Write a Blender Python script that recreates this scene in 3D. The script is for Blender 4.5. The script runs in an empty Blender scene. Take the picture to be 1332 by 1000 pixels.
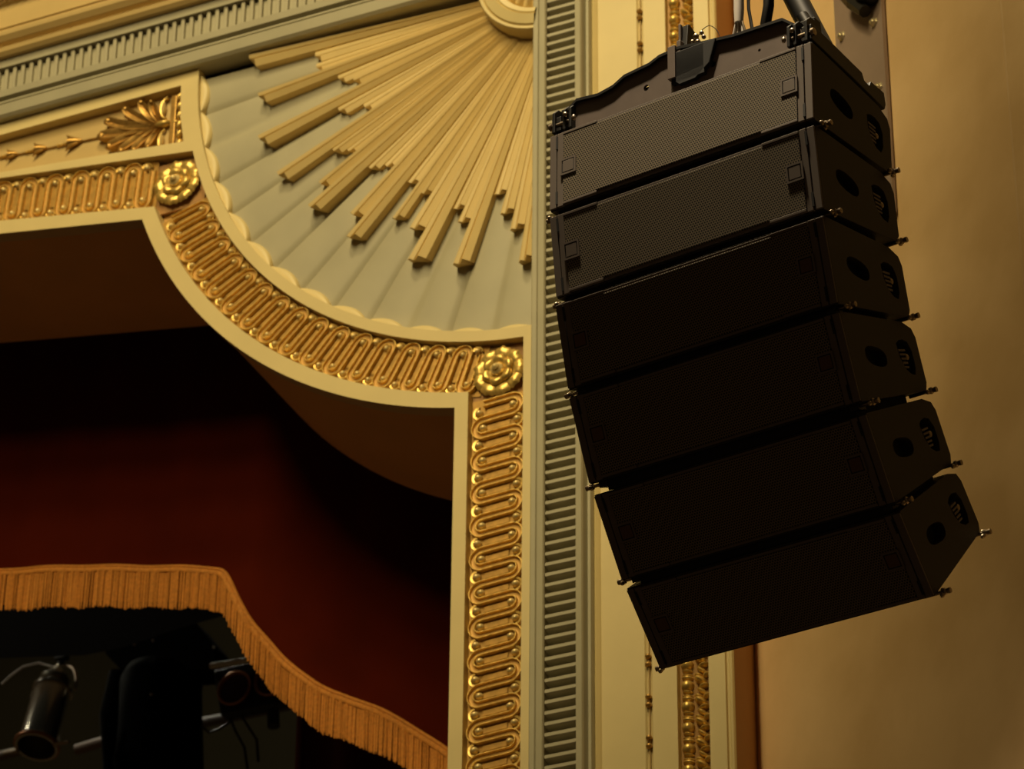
import bpy, bmesh, math, random
from mathutils import Vector, Matrix, Euler
from mathutils.geometry import tessellate_polygon
random.seed(7)
S = bpy.context.scene
COL = S.collection
PI = math.pi
R_ = math.radians

# ------------------------------------------------------------------ camera
CAM = Vector((4.05593256, -8.83809771, 1.86099031))
UP_C = Vector((72.0, -7500.0, 4735.0)).normalized()          # world up seen from the lens
_yv = -(UP_C.x * -12230 + UP_C.z * 4735.0) / UP_C.y
XC = -Vector((-12230, _yv, 4735.0)).normalized()
YC = UP_C.cross(XC)
rt = Vector((XC.x, YC.x, UP_C.x)); dn = Vector((XC.y, YC.y, UP_C.y)); fw = Vector((XC.z, YC.z, UP_C.z))
def ray(px, py):
    return rt * (px - 666.0) + dn * (py - 500.0) + fw * 4735.0
def at(px, py, y=0.0):
    """point where the line of sight meets the vertical plane at depth y"""
    d = ray(px, py)
    return CAM + d * ((y - CAM.y) / d.y)

# ------------------------------------------------------------------ materials
def mat(name, col, rough=0.6, metal=0.0, noise=0.0, nscale=20.0, bump=0.0, spec=0.5, col2=None, sheen=0.0):
    m = bpy.data.materials.new(name); m.use_nodes = True
    nt = m.node_tree; b = nt.nodes['Principled BSDF']
    b.inputs['Base Color'].default_value = (*col, 1)
    b.inputs['Roughness'].default_value = rough
    b.inputs['Metallic'].default_value = metal
    b.inputs['Specular IOR Level'].default_value = spec
    if sheen:
        b.inputs['Sheen Weight'].default_value = sheen
        b.inputs['Sheen Roughness'].default_value = 0.4
    if noise or bump or col2:
        tc = nt.nodes.new('ShaderNodeTexCoord'); n = nt.nodes.new('ShaderNodeTexNoise')
        n.inputs['Scale'].default_value = nscale; n.inputs['Detail'].default_value = 5
        nt.links.new(tc.outputs['Object'], n.inputs['Vector'])
        if noise or col2:
            r = nt.nodes.new('ShaderNodeValToRGB')
            c2 = col2 if col2 else tuple(c * (1 - noise) for c in col)
            r.color_ramp.elements[0].position = 0.35; r.color_ramp.elements[1].position = 0.65
            r.color_ramp.elements[0].color = (*c2, 1); r.color_ramp.elements[1].color = (*col, 1)
            nt.links.new(n.outputs['Fac'], r.inputs['Fac']); nt.links.new(r.outputs['Color'], b.inputs['Base Color'])
        if bump:
            bp = nt.nodes.new('ShaderNodeBump'); bp.inputs['Strength'].default_value = bump
            bp.inputs['Distance'].default_value = 0.01
            nt.links.new(n.outputs['Fac'], bp.inputs['Height']); nt.links.new(bp.outputs['Normal'], b.inputs['Normal'])
    return m

CREAM = mat('cream_paint', (0.72, 0.58, 0.29), 0.45, noise=0.06, nscale=6, bump=0.05)
CREAM2 = mat('deep_cream_paint', (0.60, 0.43, 0.185), 0.45, noise=0.08, nscale=5)
RAYM = mat('straw_plaster', (0.74, 0.56, 0.25), 0.5, noise=0.05, nscale=9)
GREY = mat('grey_green_paint', (0.42, 0.385, 0.28), 0.55, noise=0.08, nscale=7, bump=0.04)
GREYD = mat('grey_recess_paint', (0.42, 0.36, 0.22), 0.6)
GOLD = mat('gold_leaf', (0.88, 0.60, 0.18), 0.36, metal=0.6, noise=0.3, nscale=60, bump=0.15)
GOLDB = mat('gold_bed', (0.50, 0.28, 0.06), 0.5, metal=0.35, noise=0.25, nscale=40, bump=0.1)
GOLDC = mat('glazed_gold_channel', (0.50, 0.28, 0.07), 0.5, metal=0.35)
GOLDP = mat('pale_gold_bead', (0.85, 0.65, 0.30), 0.3, metal=0.35)
GOLDD = mat('antique_gold', (0.50, 0.29, 0.08), 0.38, metal=0.7, noise=0.3, nscale=50)
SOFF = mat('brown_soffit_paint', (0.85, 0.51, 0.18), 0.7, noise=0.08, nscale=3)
TAN = mat('tan_side_wall', (0.82, 0.565, 0.30), 0.7, col2=(0.66, 0.43, 0.20), nscale=2.2, bump=0.03)
BRN = mat('return_shade_and_bed_brown', (0.40, 0.20, 0.06), 0.6)  # pilaster return's weaker light put into the brown; rosette bed shares it
VELV = mat('dark_red_velvet', (0.075, 0.006, 0.0), 0.95, noise=0.2, nscale=3, spec=0.1)
FRNG = mat('orange_gold_fringe', (0.66, 0.25, 0.035), 0.8, noise=0.25, nscale=90)
BLKC = mat('black_cloth', (0.006, 0.006, 0.005), 0.95)
BACKW = mat('stage_back_wall', (0.045, 0.043, 0.028), 0.9, noise=0.2, nscale=1.5)
BLK = mat('black_cabinet_paint', (0.023, 0.0185, 0.011), 0.55, spec=0.35, bump=0.1, nscale=400)
BLKS = mat('charcoal_strip', (0.125, 0.10, 0.082), 0.5)
MATT = mat('matt_black_housing', (0.002, 0.002, 0.002), 0.9, spec=0.05)
BLKM = mat('black_metal', (0.012, 0.011, 0.010), 0.45, metal=0.3)
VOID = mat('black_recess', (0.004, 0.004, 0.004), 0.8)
FRM = mat('grey_brown_steel', (0.155, 0.12, 0.10), 0.5, metal=0.2, noise=0.1, nscale=30)
PLATE = mat('mauve_grey_steel', (0.31, 0.225, 0.19), 0.55, noise=0.08, nscale=8)
ZINC = mat('zinc_bolt', (0.75, 0.68, 0.5), 0.3, metal=0.8)
PIN = mat('dull_nickel', (0.38, 0.31, 0.22), 0.35, metal=0.9)
CHROME = mat('worn_chrome', (0.5, 0.48, 0.4), 0.22, metal=0.95)
RUBB = mat('grey_cable_sleeve', (0.72, 0.66, 0.58), 0.5)
ORNG = mat('amber_badge', (0.10, 0.045, 0.018), 0.5)
COPP = mat('copper_rim', (0.45, 0.20, 0.08), 0.4, metal=0.6)
LEGC = mat('plum_edge', (0.22, 0.05, 0.04), 0.8)
WHT = mat('white_tube', (0.7, 0.68, 0.58), 0.5)

def grille_material():
    m = bpy.data.materials.new('perforated_grille'); m.use_nodes = True
    nt = m.node_tree; b = nt.nodes['Principled BSDF']
    N = lambda t: nt.nodes.new(t)
    tc = N('ShaderNodeTexCoord')
    fl = N('ShaderNodeVectorMath'); fl.operation = 'MULTIPLY'; fl.inputs[1].default_value = (1, 0, 1)
    nt.links.new(tc.outputs['Object'], fl.inputs[0])
    p = 0.0072; cx, cz = p, p * 1.732
    ds = []
    for off in ((0, 0, 0), (cx / 2, 0, cz / 2)):
        a = N('ShaderNodeVectorMath'); a.operation = 'ADD'; a.inputs[1].default_value = off
        w = N('ShaderNodeVectorMath'); w.operation = 'WRAP'
        w.inputs[1].default_value = (cx / 2, 1, cz / 2); w.inputs[2].default_value = (-cx / 2, -1, -cz / 2)
        l = N('ShaderNodeVectorMath'); l.operation = 'LENGTH'
        nt.links.new(fl.outputs[0], a.inputs[0]); nt.links.new(a.outputs[0], w.inputs[0]); nt.links.new(w.outputs[0], l.inputs[0])
        ds.append(l)
    mn = N('ShaderNodeMath'); mn.operation = 'MINIMUM'
    nt.links.new(ds[0].outputs['Value'], mn.inputs[0]); nt.links.new(ds[1].outputs['Value'], mn.inputs[1])
    mr = N('ShaderNodeMapRange'); mr.inputs['From Min'].default_value = p * 0.30; mr.inputs['From Max'].default_value = p * 0.38
    nt.links.new(mn.outputs[0], mr.inputs['Value'])
    mx = N('ShaderNodeMix'); mx.data_type = 'RGBA'
    mx.inputs[6].default_value = (0.004, 0.0035, 0.003, 1); mx.inputs[7].default_value = (0.19, 0.155, 0.105, 1)
    nt.links.new(mr.outputs[0], mx.inputs[0]); nt.links.new(mx.outputs[2], b.inputs['Base Color'])
    b.inputs['Roughness'].default_value = 0.5
    b.inputs['Specular IOR Level'].default_value = 0.3
    return m
GRIL = grille_material()

# ------------------------------------------------------------------ helpers
class MB:
    def __init__(s): s.v = []; s.f = []
    def add(s, vs, fs):
        o = len(s.v); s.v += [Vector(v) for v in vs]; s.f += [tuple(i + o for i in f) for f in fs]
    def box(s, a, b, M=None):
        x0, y0, z0 = a; x1, y1, z1 = b
        vs = [Vector(p) for p in ((x0,y0,z0),(x1,y0,z0),(x1,y1,z0),(x0,y1,z0),(x0,y0,z1),(x1,y0,z1),(x1,y1,z1),(x0,y1,z1))]
        if M: vs = [M @ v for v in vs]
        s.add(vs, [(3,2,1,0),(4,5,6,7),(0,1,5,4),(1,2,6,5),(2,3,7,6),(3,0,4,7)])
    def prism(s, loops, h0, h1, f):
        """2D polygon loops (first outer, others holes) pushed from h0 to h1; f(u,v,h)->point"""
        L3 = [[Vector((p[0], p[1], 0)) for p in l] for l in loops]
        tri = tessellate_polygon(L3)
        flat = [p for l in loops for p in l]
        n = len(flat)
        vs = [f(p[0], p[1], h0) for p in flat] + [f(p[0], p[1], h1) for p in flat]
        fs = [tuple(t) for t in tri] + [tuple(i + n for i in reversed(t)) for t in tri]
        o = 0
        for l in loops:
            k = len(l)
            for i in range(k):
                j = (i + 1) % k
                fs.append((o + i, o + j, n + o + j, n + o + i))
            o += k
        s.add(vs, fs)
    def grid(s, rows, closed=False):
        n = len(rows[0]); vs = [p for r in rows for p in r]; fs = []
        for i in range(len(rows) - 1):
            for j in range(n if closed else n - 1):
                k = (j + 1) % n
                fs.append((i*n+j, i*n+k, (i+1)*n+k, (i+1)*n+j))
        s.add(vs, fs)
    def tube(s, pts, r, n=10, caps=True):
        pts = [Vector(p) for p in pts]; rows = []; prev = None
        for i, p in enumerate(pts):
            t = (pts[min(i+1, len(pts)-1)] - pts[max(i-1, 0)]).normalized()
            if prev is None:
                a = t.orthogonal().normalized()
            else:
                a = (prev - t * prev.dot(t)).normalized()
            prev = a; b = t.cross(a)
            rr = r[i] if isinstance(r, (list, tuple)) else r
            rows.append([p + (a*math.cos(2*PI*k/n) + b*math.sin(2*PI*k/n)) * rr for k in range(n)])
        o = len(s.v); s.grid(rows, True)
        if caps:
            s.f.append(tuple(o + k for k in reversed(range(n)))); e = o + (len(rows)-1)*n
            s.f.append(tuple(e + k for k in range(n)))
    def ell(s, c, r, M=None, nu=10, nv=6):
        c = Vector(c); rows = []
        for i in range(nv + 1):
            ph = -PI/2 + PI*i/nv + (1e-3 if i == 0 else -1e-3 if i == nv else 0)
            row = []
            for k in range(nu):
                th = 2*PI*k/nu
                v = Vector((r[0]*math.cos(ph)*math.cos(th), r[1]*math.cos(ph)*math.sin(th), r[2]*math.sin(ph)))
                row.append(c + (M @ v if M else v))
            rows.append(row)
        s.grid(rows, True)
    def lathe(s, prof, O, ax, n=24):
        """prof: list of (distance along axis, radius)"""
        O = Vector(O); ax = Vector(ax).normalized(); a = ax.orthogonal().normalized(); b = ax.cross(a)
        rows = [[O + ax*d + (a*math.cos(2*PI*k/n) + b*math.sin(2*PI*k/n))*max(r, 1e-4) for k in range(n)] for d, r in prof]
        s.grid(rows, True)
    def build(s, name, m, parent=None, smooth=False, bevel=0.0, seg=2):
        me = bpy.data.meshes.new(name); me.from_pydata([tuple(v) for v in s.v], [], s.f); me.update()
        bm = bmesh.new(); bm.from_mesh(me)
        bmesh.ops.remove_doubles(bm, verts=bm.verts, dist=1e-5)
        bmesh.ops.recalc_face_normals(bm, faces=bm.faces)
        bm.to_mesh(me); bm.free()
        me.materials.append(m)
        if smooth:
            me.shade_smooth()
            try: me.set_sharp_from_angle(angle=R_(38))
            except Exception: pass
        o = bpy.data.objects.new(name, me); COL.objects.link(o)
        if parent: o.parent = parent
        if bevel:
            md = o.modifiers.new('bevel', 'BEVEL'); md.width = bevel; md.segments = seg; md.limit_method = 'ANGLE'; md.angle_limit = R_(40)
        return o

def tag(o, label=None, cat=None, group=None, kind=None):
    if label: o['label'] = label
    if cat: o['category'] = cat
    if group: o['group'] = group
    if kind: o['kind'] = kind
    return o
def struct(o, label=None):
    o['kind'] = 'structure'
    if label: o['label'] = label
    return o
def thing(name, loc, label, cat, group=None):
    o = bpy.data.objects.new(name, None); COL.objects.link(o); o.location = loc; o.empty_display_size = 0.05
    return tag(o, label, cat, group)
def child(mb, name, m, root, **k):
    """mesh given in world coordinates, parented to a root that only has a location"""
    for v in mb.v: v -= root.location
    return mb.build(name, m, root, **k)
XZ = lambda x, z, y: Vector((x, y, z))

# ------------------------------------------------------------------ proscenium lay-out (wall plane y = 0)
CX, CZ = 0.165, 9.588                   # centre of the corner sunburst
ZB, ZT, XL = 5.2, 11.2, -4.4            # how far the wall is built
def path(xj, r, zl, sl, n=60, xl=XL, zb=ZB):
    """jamb up, concave quarter arc, rising head: one offset line of the frame"""
    aj = 2*PI - math.acos((xj - CX) / r)                       # jamb / arc crossing
    a = PI + 0.02
    lo, hi = R_(181), R_(230)
    for _ in range(50):
        mid = (lo + hi) / 2
        x, z = CX + r*math.cos(mid), CZ + r*math.sin(mid)
        if z > zl + sl*(-1.402 - x): lo = mid
        else: hi = mid
    al = lo
    pts = [(xj, zb)]
    for i in range(n + 1):
        t = aj + (al - aj)*i/n
        pts.append((CX + r*math.cos(t), CZ + r*math.sin(t)))
    for i in range(1, 9):
        x = pts[n + 1][0] + (xl - pts[n + 1][0])*i/8
        pts.append((x, zl + sl*(-1.402 - x)))
    return pts, aj, al
P0, _, _ = path(-0.197, 1.668, 9.024, 0.175)
P0b, _, _ = path(-0.188, 1.658, 9.034, 0.175)
P1, _, _ = path(-0.150, 1.612, 9.074, 0.185)
P2, aj2, al2 = path(0.040, 1.425, 9.289, 0.14)

# wall body behind everything (opening cut out)
m = MB()
m.prism([[(p[0], p[1]) for p in P0b] + [(XL, ZT), (0.70, ZT), (0.70, ZB)]], 0.05, 0.66, XZ)
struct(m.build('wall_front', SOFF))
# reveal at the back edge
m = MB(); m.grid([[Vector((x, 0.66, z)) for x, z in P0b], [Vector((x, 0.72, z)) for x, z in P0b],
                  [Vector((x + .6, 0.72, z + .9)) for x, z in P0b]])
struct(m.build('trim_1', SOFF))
# cream fillet round the opening
m = MB(); m.prism([P0 + P1[::-1]], -0.006, 0.05, XZ)
struct(m.build('trim_2', CREAM, bevel=0.003))
# cream fascia between the gilded bands and the sunburst, with the sunk palmette panel
RI = 1.385
a_end = 2*PI - math.acos((0.079 - CX)/RI)
a_st = PI - math.asin((9.622 - CZ)/RI)
fas = [(p[0], p[1]) for p in P2] + [(XL, 9.622)]
arc = [(CX + RI*math.cos(a_st + (a_end - a_st)*i/70), CZ + RI*math.sin(a_st + (a_end - a_st)*i/70)) for i in range(71)]
fas += arc + [(0.079, ZB)]
hole = [(-1.289, 9.566), (-1.283, 9.43), (-1.262, 9.316), (-2.0, 9.398), (-2.9, 9.517), (-2.9, 9.57)]
m = MB(); m.prism([fas, hole], -0.004, 0.045, XZ)
struct(m.build('trim_3', CREAM, bevel=0.003))
m = MB(); m.prism([[(-1.26, 9.29), (-1.26, 9.60), (-2.95, 9.60), (-2.95, 9.40)]], 0.035, 0.048, XZ)
struct(m.build('trim_4', CREAM2))

# ------------------------------------------------------------------ gilded meander bands
def meander(name, label, f, P, nb, hw, root_loc, slant=0.06, rib=0.0125):
    root = thing(name, root_loc, label, 'gilded frieze')
    h = P/2; rad = h/2; a = hw - rib - 0.001 - rad
    pts = []
    for k in range(nb + 1):
        s = k*h; up = (k % 2 == 0)
        t0, t1 = (-a, a) if up else (a, -a)
        for i in range(7):
            t = t0 + (t1 - t0)*i/6
            pts.append((s, t))
        if k < nb:
            for i in range(1, 10):
                an = PI*i/10
                pts.append((s + rad - rad*math.cos(an), t1 + (1 if up else -1)*rad*math.sin(an)))
    def strip(prof):
        rows = []
        for i, (s, t) in enumerate(pts):
            q0, q1 = pts[max(i-1, 0)], pts[min(i+1, len(pts)-1)]
            ds, dt = q1[0]-q0[0], q1[1]-q0[1]; L = math.hypot(ds, dt) or 1
            ns, nt_ = dt/L, -ds/L
            row = []
            for o, hh in prof:
                tt = t + nt_*o; row.append(f(s + ns*o - slant*tt, tt, hh))
            rows.append(row)
        mb = MB(); mb.grid(rows); return mb
    rb_ = rib
    for sg in (-1, 1):
        child(strip([(sg*rb_, 0.0), (sg*rb_, 0.012), (sg*rb_*.86, 0.0165), (sg*rb_*.68, 0.0165), (sg*rb_*.54, 0.012), (sg*rb_*.50, 0.004)]), 'meander_rim', GOLD, root, smooth=True)
    child(strip([(-rb_*.52, 0.007), (0, 0.0055), (rb_*.52, 0.007)]), 'meander_channel', GOLDC, root, smooth=True)
    # bed with a shallow ridge in each bay
    mb = MB()
    mb.grid([[f(-0.02 + (nb*h + 0.04)*i/(nb*2), t, 0.0) for t in (-hw*1.03, -hw*0.5, 0, hw*0.5, hw*1.03)] for i in range(nb*2 + 1)])
    for k in range(nb):
        s0 = (k + .5)*h; w = rad*0.42
        mb.grid([[f(s0 + ss - slant*t, t, hh) for ss, hh in ((-w, 0), (-w*.7, .005), (w*.7, .005), (w, 0))] for t in (-a*0.8, 0, a*0.8)])
    child(mb, 'bed', GOLDB, root)
    for k in range(nb):
        s0 = (k + .5)*h
        for sg in (-1, 1):
            closed = (k % 2 == 0) == (sg > 0)
            t = sg*(a + rad*0.05) if closed else sg*(a + rad*0.55)
            mb = MB(); rows = []
            rb = rad*0.40
            for i in range(6):
                ph = PI/2*i/5
                rr = rb*math.cos(ph)
                rows.append([f(s0 - slant*t + rr*math.cos(q*PI/5), t + rr*1.15*math.sin(q*PI/5), 0.005 + 0.016*math.sin(ph)) for q in range(10)])
            mb.grid(rows, True)
            b = child(mb, 'bead', GOLDP, root, smooth=True)
            if not closed:        # little husk that closes the open end of the bay
                mb = MB(); rows = []
                for i in range(9):
                    an = -PI/2 + PI*i/8
                    row = []
                    for rr, hh in ((rad*0.50, 0.0), (rad*0.56, 0.009), (rad*0.80, 0.010), (rad*0.88, 0.0)):
                        tt = t + sg*rr*math.cos(an)*0.9
                        tt = max(-hw, min(hw, tt))
                        row.append(f(s0 - slant*t + rr*math.sin(an), tt, hh))
                    rows.append(row)
                mb.grid(rows)
                child(mb, 'husk', GOLD, root, smooth=True)
    return root
BY = 0.026
meander('gilded_frieze', 'vertical gilded meander band with beads running down beside the red curtain',
        lambda s, t, h: Vector((-0.055 + t, BY - h, 7.965 - s)), 0.1185, 24, 0.093, Vector((-0.055, BY, 6.4)), slant=0.06)
RM = 1.5185; A0 = R_(259.0)
meander('gilded_frieze', 'curved gilded meander band with beads sweeping round the sunburst corner',
        lambda s, t, h: Vector((CX + (RM + t)*math.cos(A0 - s/RM), BY - h, CZ + (RM + t)*math.sin(A0 - s/RM))),
        2*R_(57.2)/30*RM, 30, 0.092, Vector((-0.8, BY, 8.3)), slant=-0.10)
def flin(s, t, h):
    x = -1.392 - s; u = -1.402 - x
    w = (0.215 - 0.045*u)/0.190
    return Vector((x, BY - h, 9.1815 + 0.1625*u - t*w))
meander('gilded_frieze', 'rising gilded meander band under the palmette panel at the far left',
        flin, 0.1065, 36, 0.0925, Vector((-1.8, BY, 9.2)), slant=-0.08)

# rosettes ---------------------------------------------------------------
def rosette(cx, cz, R, label, rot=0.0):
    root = thing('rosette', (cx, BY, cz), label, 'rosette', None)
    mb = MB(); mb.lathe([(0, R*.80), (0.010, R*.80), (0.012, R*.3), (0.006, 0.0)], (cx, BY, cz), (0, -1, 0), 32)
    child(mb, 'back_disc', GOLDD, root, smooth=True)
    def petal(ang, r0, r1, w, h0, hh, lobes):
        mb = MB(); rows = []
        for i in range(9):
            u = i/8; r = r0 + (r1 - r0)*u
            ww = w*(0.62 + 0.42*math.sin(PI*min(.62, u*.62)))*(1.0 if u < .9 else .82)
            row = []
            for j in range(9):
                v = -1 + 2*j/8
                hump = math.cos(v*PI/2)**0.35 if abs(v) < .999 else 0
                rip = 0.18*math.cos(v*PI*lobes)
                rr = r - 0.10*(r1 - r0)*abs(v)**2*u + 0.03*R*math.cos(v*PI*lobes)*u
                hgt = h0 + hh*(0.25 + 0.75*math.sin(PI*(.10 + .78*u**1.3)))*(0.45 + .55*hump + rip*0.35)
                p = ang + v*ww/r
                row.append(Vector((cx + rr*math.cos(p), BY - hgt, cz + rr*math.sin(p))))
            rows.append(row)
        mb.grid(rows)
        child(mb, 'petal', GOLD, root, smooth=True)
    for k in range(9): petal(rot + 2*PI*k/9, R*.48, R*1.02, R*.33, 0.006, 0.019, 2)
    for k in range(6): petal(rot + .4 + 2*PI*k/6, R*.26, R*.62, R*.31, 0.014, 0.020, 1)
    mb = MB(); mb.lathe([(0.0, R*.28), (0.034, R*.24), (0.042, R*.14), (0.036, R*.10), (0.046, R*.13), (0.052, R*.07), (0.054, 0)], (cx, BY, cz), (0, -1, 0), 20)
    child(mb, 'button', GOLDP, root, smooth=True)
    mb = MB()    # sunk square the flower sits in
    s = R*1.16
    mb.box((cx - s, BY + .004, cz - s), (cx + s, BY + .012, cz + s))
    child(mb, 'bed', BRN, root)
rosette(-0.052, 8.070, 0.090, 'gilded rosette at the lower corner, above the vertical gilded band')
rosette(-1.287, 9.158, 0.090, 'gilded rosette at the upper corner, below the palmette panel', 0.3)

# ------------------------------------------------------------------ sunburst panel
sun = thing('sunburst_panel', (-0.5, 0.05, 9.0), 'grey scalloped plaster fan with straw coloured sunrays in the arch corner', 'plaster sunburst')
G0, GP = 186.0, 6.68
mb = MB(); rows = []
nA = 14*14
for i in range(nA + 1):
    adeg = G0 - GP + i*(GP/12.0)
    if adeg > 270: break
    fr = ((adeg - G0) / GP) % 1.0
    b = math.sin(PI*fr)**0.4 if 0 < fr < 1 else 0
    a = R_(adeg)
    row = []
    for r in (0.15, 0.4, 0.7, 1.0, 1.2, 1.32, 1.40):
        row.append(Vector((CX + r*math.cos(a), 0.047 - 0.013*b*(r/1.35) - 0.010*(1 - fr)*(r/1.35)*(b > 0), CZ + r*math.sin(a))))
    rows.append(row)
mb.grid(rows)
child(mb, 'fluted_shell', GREY, sun, smooth=True)
# flat field above the first flute, under the top moulding
mb = MB(); mb.box((-1.24, 0.05, 9.55), (0.085, 0.06, 9.66)); child(mb, 'field', GREY, sun)
# scalloped cream rim, one bead per flute
for k in range(-1, 12):
    a0, a1 = R_(G0 + GP*k), R_(G0 + GP*(k + 1))
    if k == 11: a1 = a_end - 0.002
    if a0 < a_st: a0 = a_st
    mb = MB(); rows = []
    for i in range(17):
        fr = i/16; a = a0 + (a1 - a0)*fr; w = 0.004 + 0.034*math.sin(PI*fr)**0.75
        row = []
        for q in range(6):
            ph = PI/2*q/5
            r = RI + .004 - w*math.sin(ph)
            row.append(Vector((CX + r*math.cos(a), 0.016 + 0.036*(1 - math.cos(ph))**2.2, CZ + r*math.sin(a))))
        rows.append(row)
    mb.grid(rows)
    child(mb, 'rim_scallop', CREAM, sun, smooth=True)
# rays: (angle, reach) measured round the fan
rays = [(179.7,1.181),(182.97,.932),(186.0,.93),(188.5,1.148),(191.43,.855),(194.5,.80),(197.9,1.178),(200.4,.884),(204.0,.80),(207.4,1.168),(209.9,.967),(212.3,.927),
        (215.0,1.07),(217.5,1.15),(220.5,.915),(222.9,.874),(226.2,1.078),(228.9,1.151),(231.74,.882),(234.49,1.022),(236.6,.902),(239.29,1.033),
        (243.6,1.146),(246.2,.925),(248.6,.973),(252.0,1.138),(254.9,.858),(257.94,.937),(261.02,1.003),(264.08,1.137),(266.6,1.16)]
bnd = [178.3] + [(rays[i][0] + rays[i+1][0])/2 for i in range(len(rays)-1)] + [267.6]
hs = [random.Random(i*13 + 5).random() for i in range(len(rays))]
for i, (am, R) in enumerate(rays):
    a0, a1 = bnd[i], bnd[i+1]
    long_ = R > 1.05
    top = 0.036 if long_ else 0.018 + 0.014*hs[i]
    rows = []
    n = 8
    for q in range(n + 1):
        r = 0.20 + (R - 0.20)*q/n
        k = 0.35 + 0.65*(r/1.15)
        base = 0.052
        row = []
        for fr, hh in ((0.0, 0.0), (0.03, 0.60), (0.24, 1.0), (0.44, 0.86), (0.47, 0.72), (0.56, 0.86), (0.94, 0.50), (1.0, 0.0)):
            aa = R_(a0 + (a1 - a0)*fr)
            dr = (0.0 if q < n else (-0.012 if fr in (0.0, 1.0) else 0.0) - (0.02 if fr > .5 else 0))
            y = base - (0.026*(r/1.35) + 0.008) - hh*top*k
            if hh == 0: y = base
            row.append(Vector((CX + (r + dr)*math.cos(aa), y, CZ + (r + dr)*math.sin(aa))))
        rows.append(row)
    mb = MB(); mb.grid(rows)
    o = len(mb.v) - 8
    mb.f.append(tuple(range(o, o + 8)))
    child(mb, 'sun_ray', RAYM, sun)
# hub ring at the centre
HX, HZ = 0.118, 9.617
def ringmesh(prof, a_from, a_to, n=40):
    rows = []
    for i in range(n + 1):
        a = a_from + (a_to - a_from)*i/n
        rows.append([Vector((HX + r*math.cos(a), y, HZ + r*math.sin(a))) for r, y in prof])
    b = MB(); b.grid(rows); return b
child(ringmesh([(0.252, .05), (0.252, -.022), (.246, -.032), (.236, -.032), (.233, -.026), (.229, -.036), (.196, -.046), (.192, -.038), (.186, -.044), (.168, -.040), (.163, -.030), (.162, .03)], R_(172), R_(261.5)), 'hub_ring', CREAM, sun, smooth=True)
rows = []
for i in range(60):
    a = R_(172) + R_(90)*i/59
    sc = abs(math.sin((math.degrees(a) - 172)/15*PI))
    rows.append([Vector((HX + r*math.cos(a), y, HZ + r*math.sin(a))) for r, y in ((.165, .02), (.140 + .012*sc, -.005 - .012*sc), (.10, -.03 - .01*sc), (.04, -.022), (.001, -.02))])
mb = MB(); mb.grid(rows); child(mb, 'hub_shell', RAYM, sun, smooth=True)

# ------------------------------------------------------------------ top mouldings (setting)
XR = 0.30
def hstrip(prof, x0=XL, x1=XR):
    mb = MB(); mb.grid([[Vector((x0, y, z)) for z, y in prof], [Vector((x1, y, z)) for z, y in prof]]); return mb
FB = 9.735; FT = 9.835; VX0, VX1 = 0.128, 0.233
# grey border with flutes: a mitred L, horizontal head and vertical stile
struct(hstrip([(9.622, .05), (9.618, -.030), (9.628, -.040), (9.668, -.046), (9.673, .004), (9.682, .004), (9.685, -.034), (9.692, -.034), (9.694, .004), (9.705, .004), (9.709, -.040), (FB, -.044), (FB, -.024), (FT - .012, -.024), (FT - .010, -.004), (FT, -.004), (FT, -.048), (9.868, -.052)], x1=VX0).build('trim_5', GREY))
mb = MB()
x = VX0 - 0.02
while x > XL:
    mb.box((x - 0.0150, -.0385, FB - .002), (x, .0, FT - .001)); x -= 0.0345
struct(mb.build('trim_6', GREY, bevel=0.003))
struct(hstrip([(9.868, -.05), (9.868, -.070), (9.880, -.082), (9.893, -.086), (9.900, -.074), (9.912, -.072), (9.918, -.090), (9.935, -.105), (9.948, -.108), (9.951, -.098), (9.966, -.098), (9.969, -.104), (9.974, -.104), (9.976, -.098), (10.075, -.098), (10.080, -.112), (10.094, -.116), (10.10, -.104), (10.45, -.104), (ZT, -.10)]).build('trim_7', CREAM2))
# raised lumpy enrichment high on the cove
egg = thing('leaf_moulding', (-2.0, -0.11, 10.1), 'small carved moulding line along the very top left', 'moulding')
x = -1.55
while x > -2.45:
    mb = MB(); mb.ell((x, -0.120, 10.092), (0.011, 0.014, 0.012)); child(mb, 'carved_leaf', CREAM2, egg, smooth=True)
    mb = MB(); mb.ell((x - 0.018, -0.120, 10.098), (0.007, 0.012, 0.016)); child(mb, 'carved_leaf', CREAM2, egg, smooth=True)
    x -= 0.036
# vertical grey border
def vstrip(prof, name, m, z0=ZB, z1=9.70, smooth=False):
    mb = MB(); mb.grid([[Vector((x, y, z0)) for x, y in prof], [Vector((x, y, z1)) for x, y in prof]])
    return struct(mb.build(name, m, smooth=smooth))
vstrip([(0.078, .05), (0.079, -.030), (0.083, -.034), (0.098, -.034), (0.101, -.029), (0.104, -.034), (0.124, -.036), (VX0, -.030), (VX0, .012), (VX1, .012), (VX1, -.034), (0.252, -.036), (0.256, -.030), (0.262, -.008), (0.270, -.008), (0.277, -.020), (0.281, -.008), (0.283, .02)], 'trim_8', GREY, z1=9.72)
mb = MB(); z = ZB
while z < 9.62:
    # each reed: rounded nose
    zz = [(z, 0.014), (z + .001, -.024), (z + .004, -.030), (z + .015, -.030), (z + .018, -.024), (z + .019, 0.014)]
    mb.grid([[Vector((VX0 + .002, y, q)) for q, y in zz], [Vector((VX1 - .002, y, q)) for q, y in zz]])
    z += 0.0361
struct(mb.build('trim_9', GREY))

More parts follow.
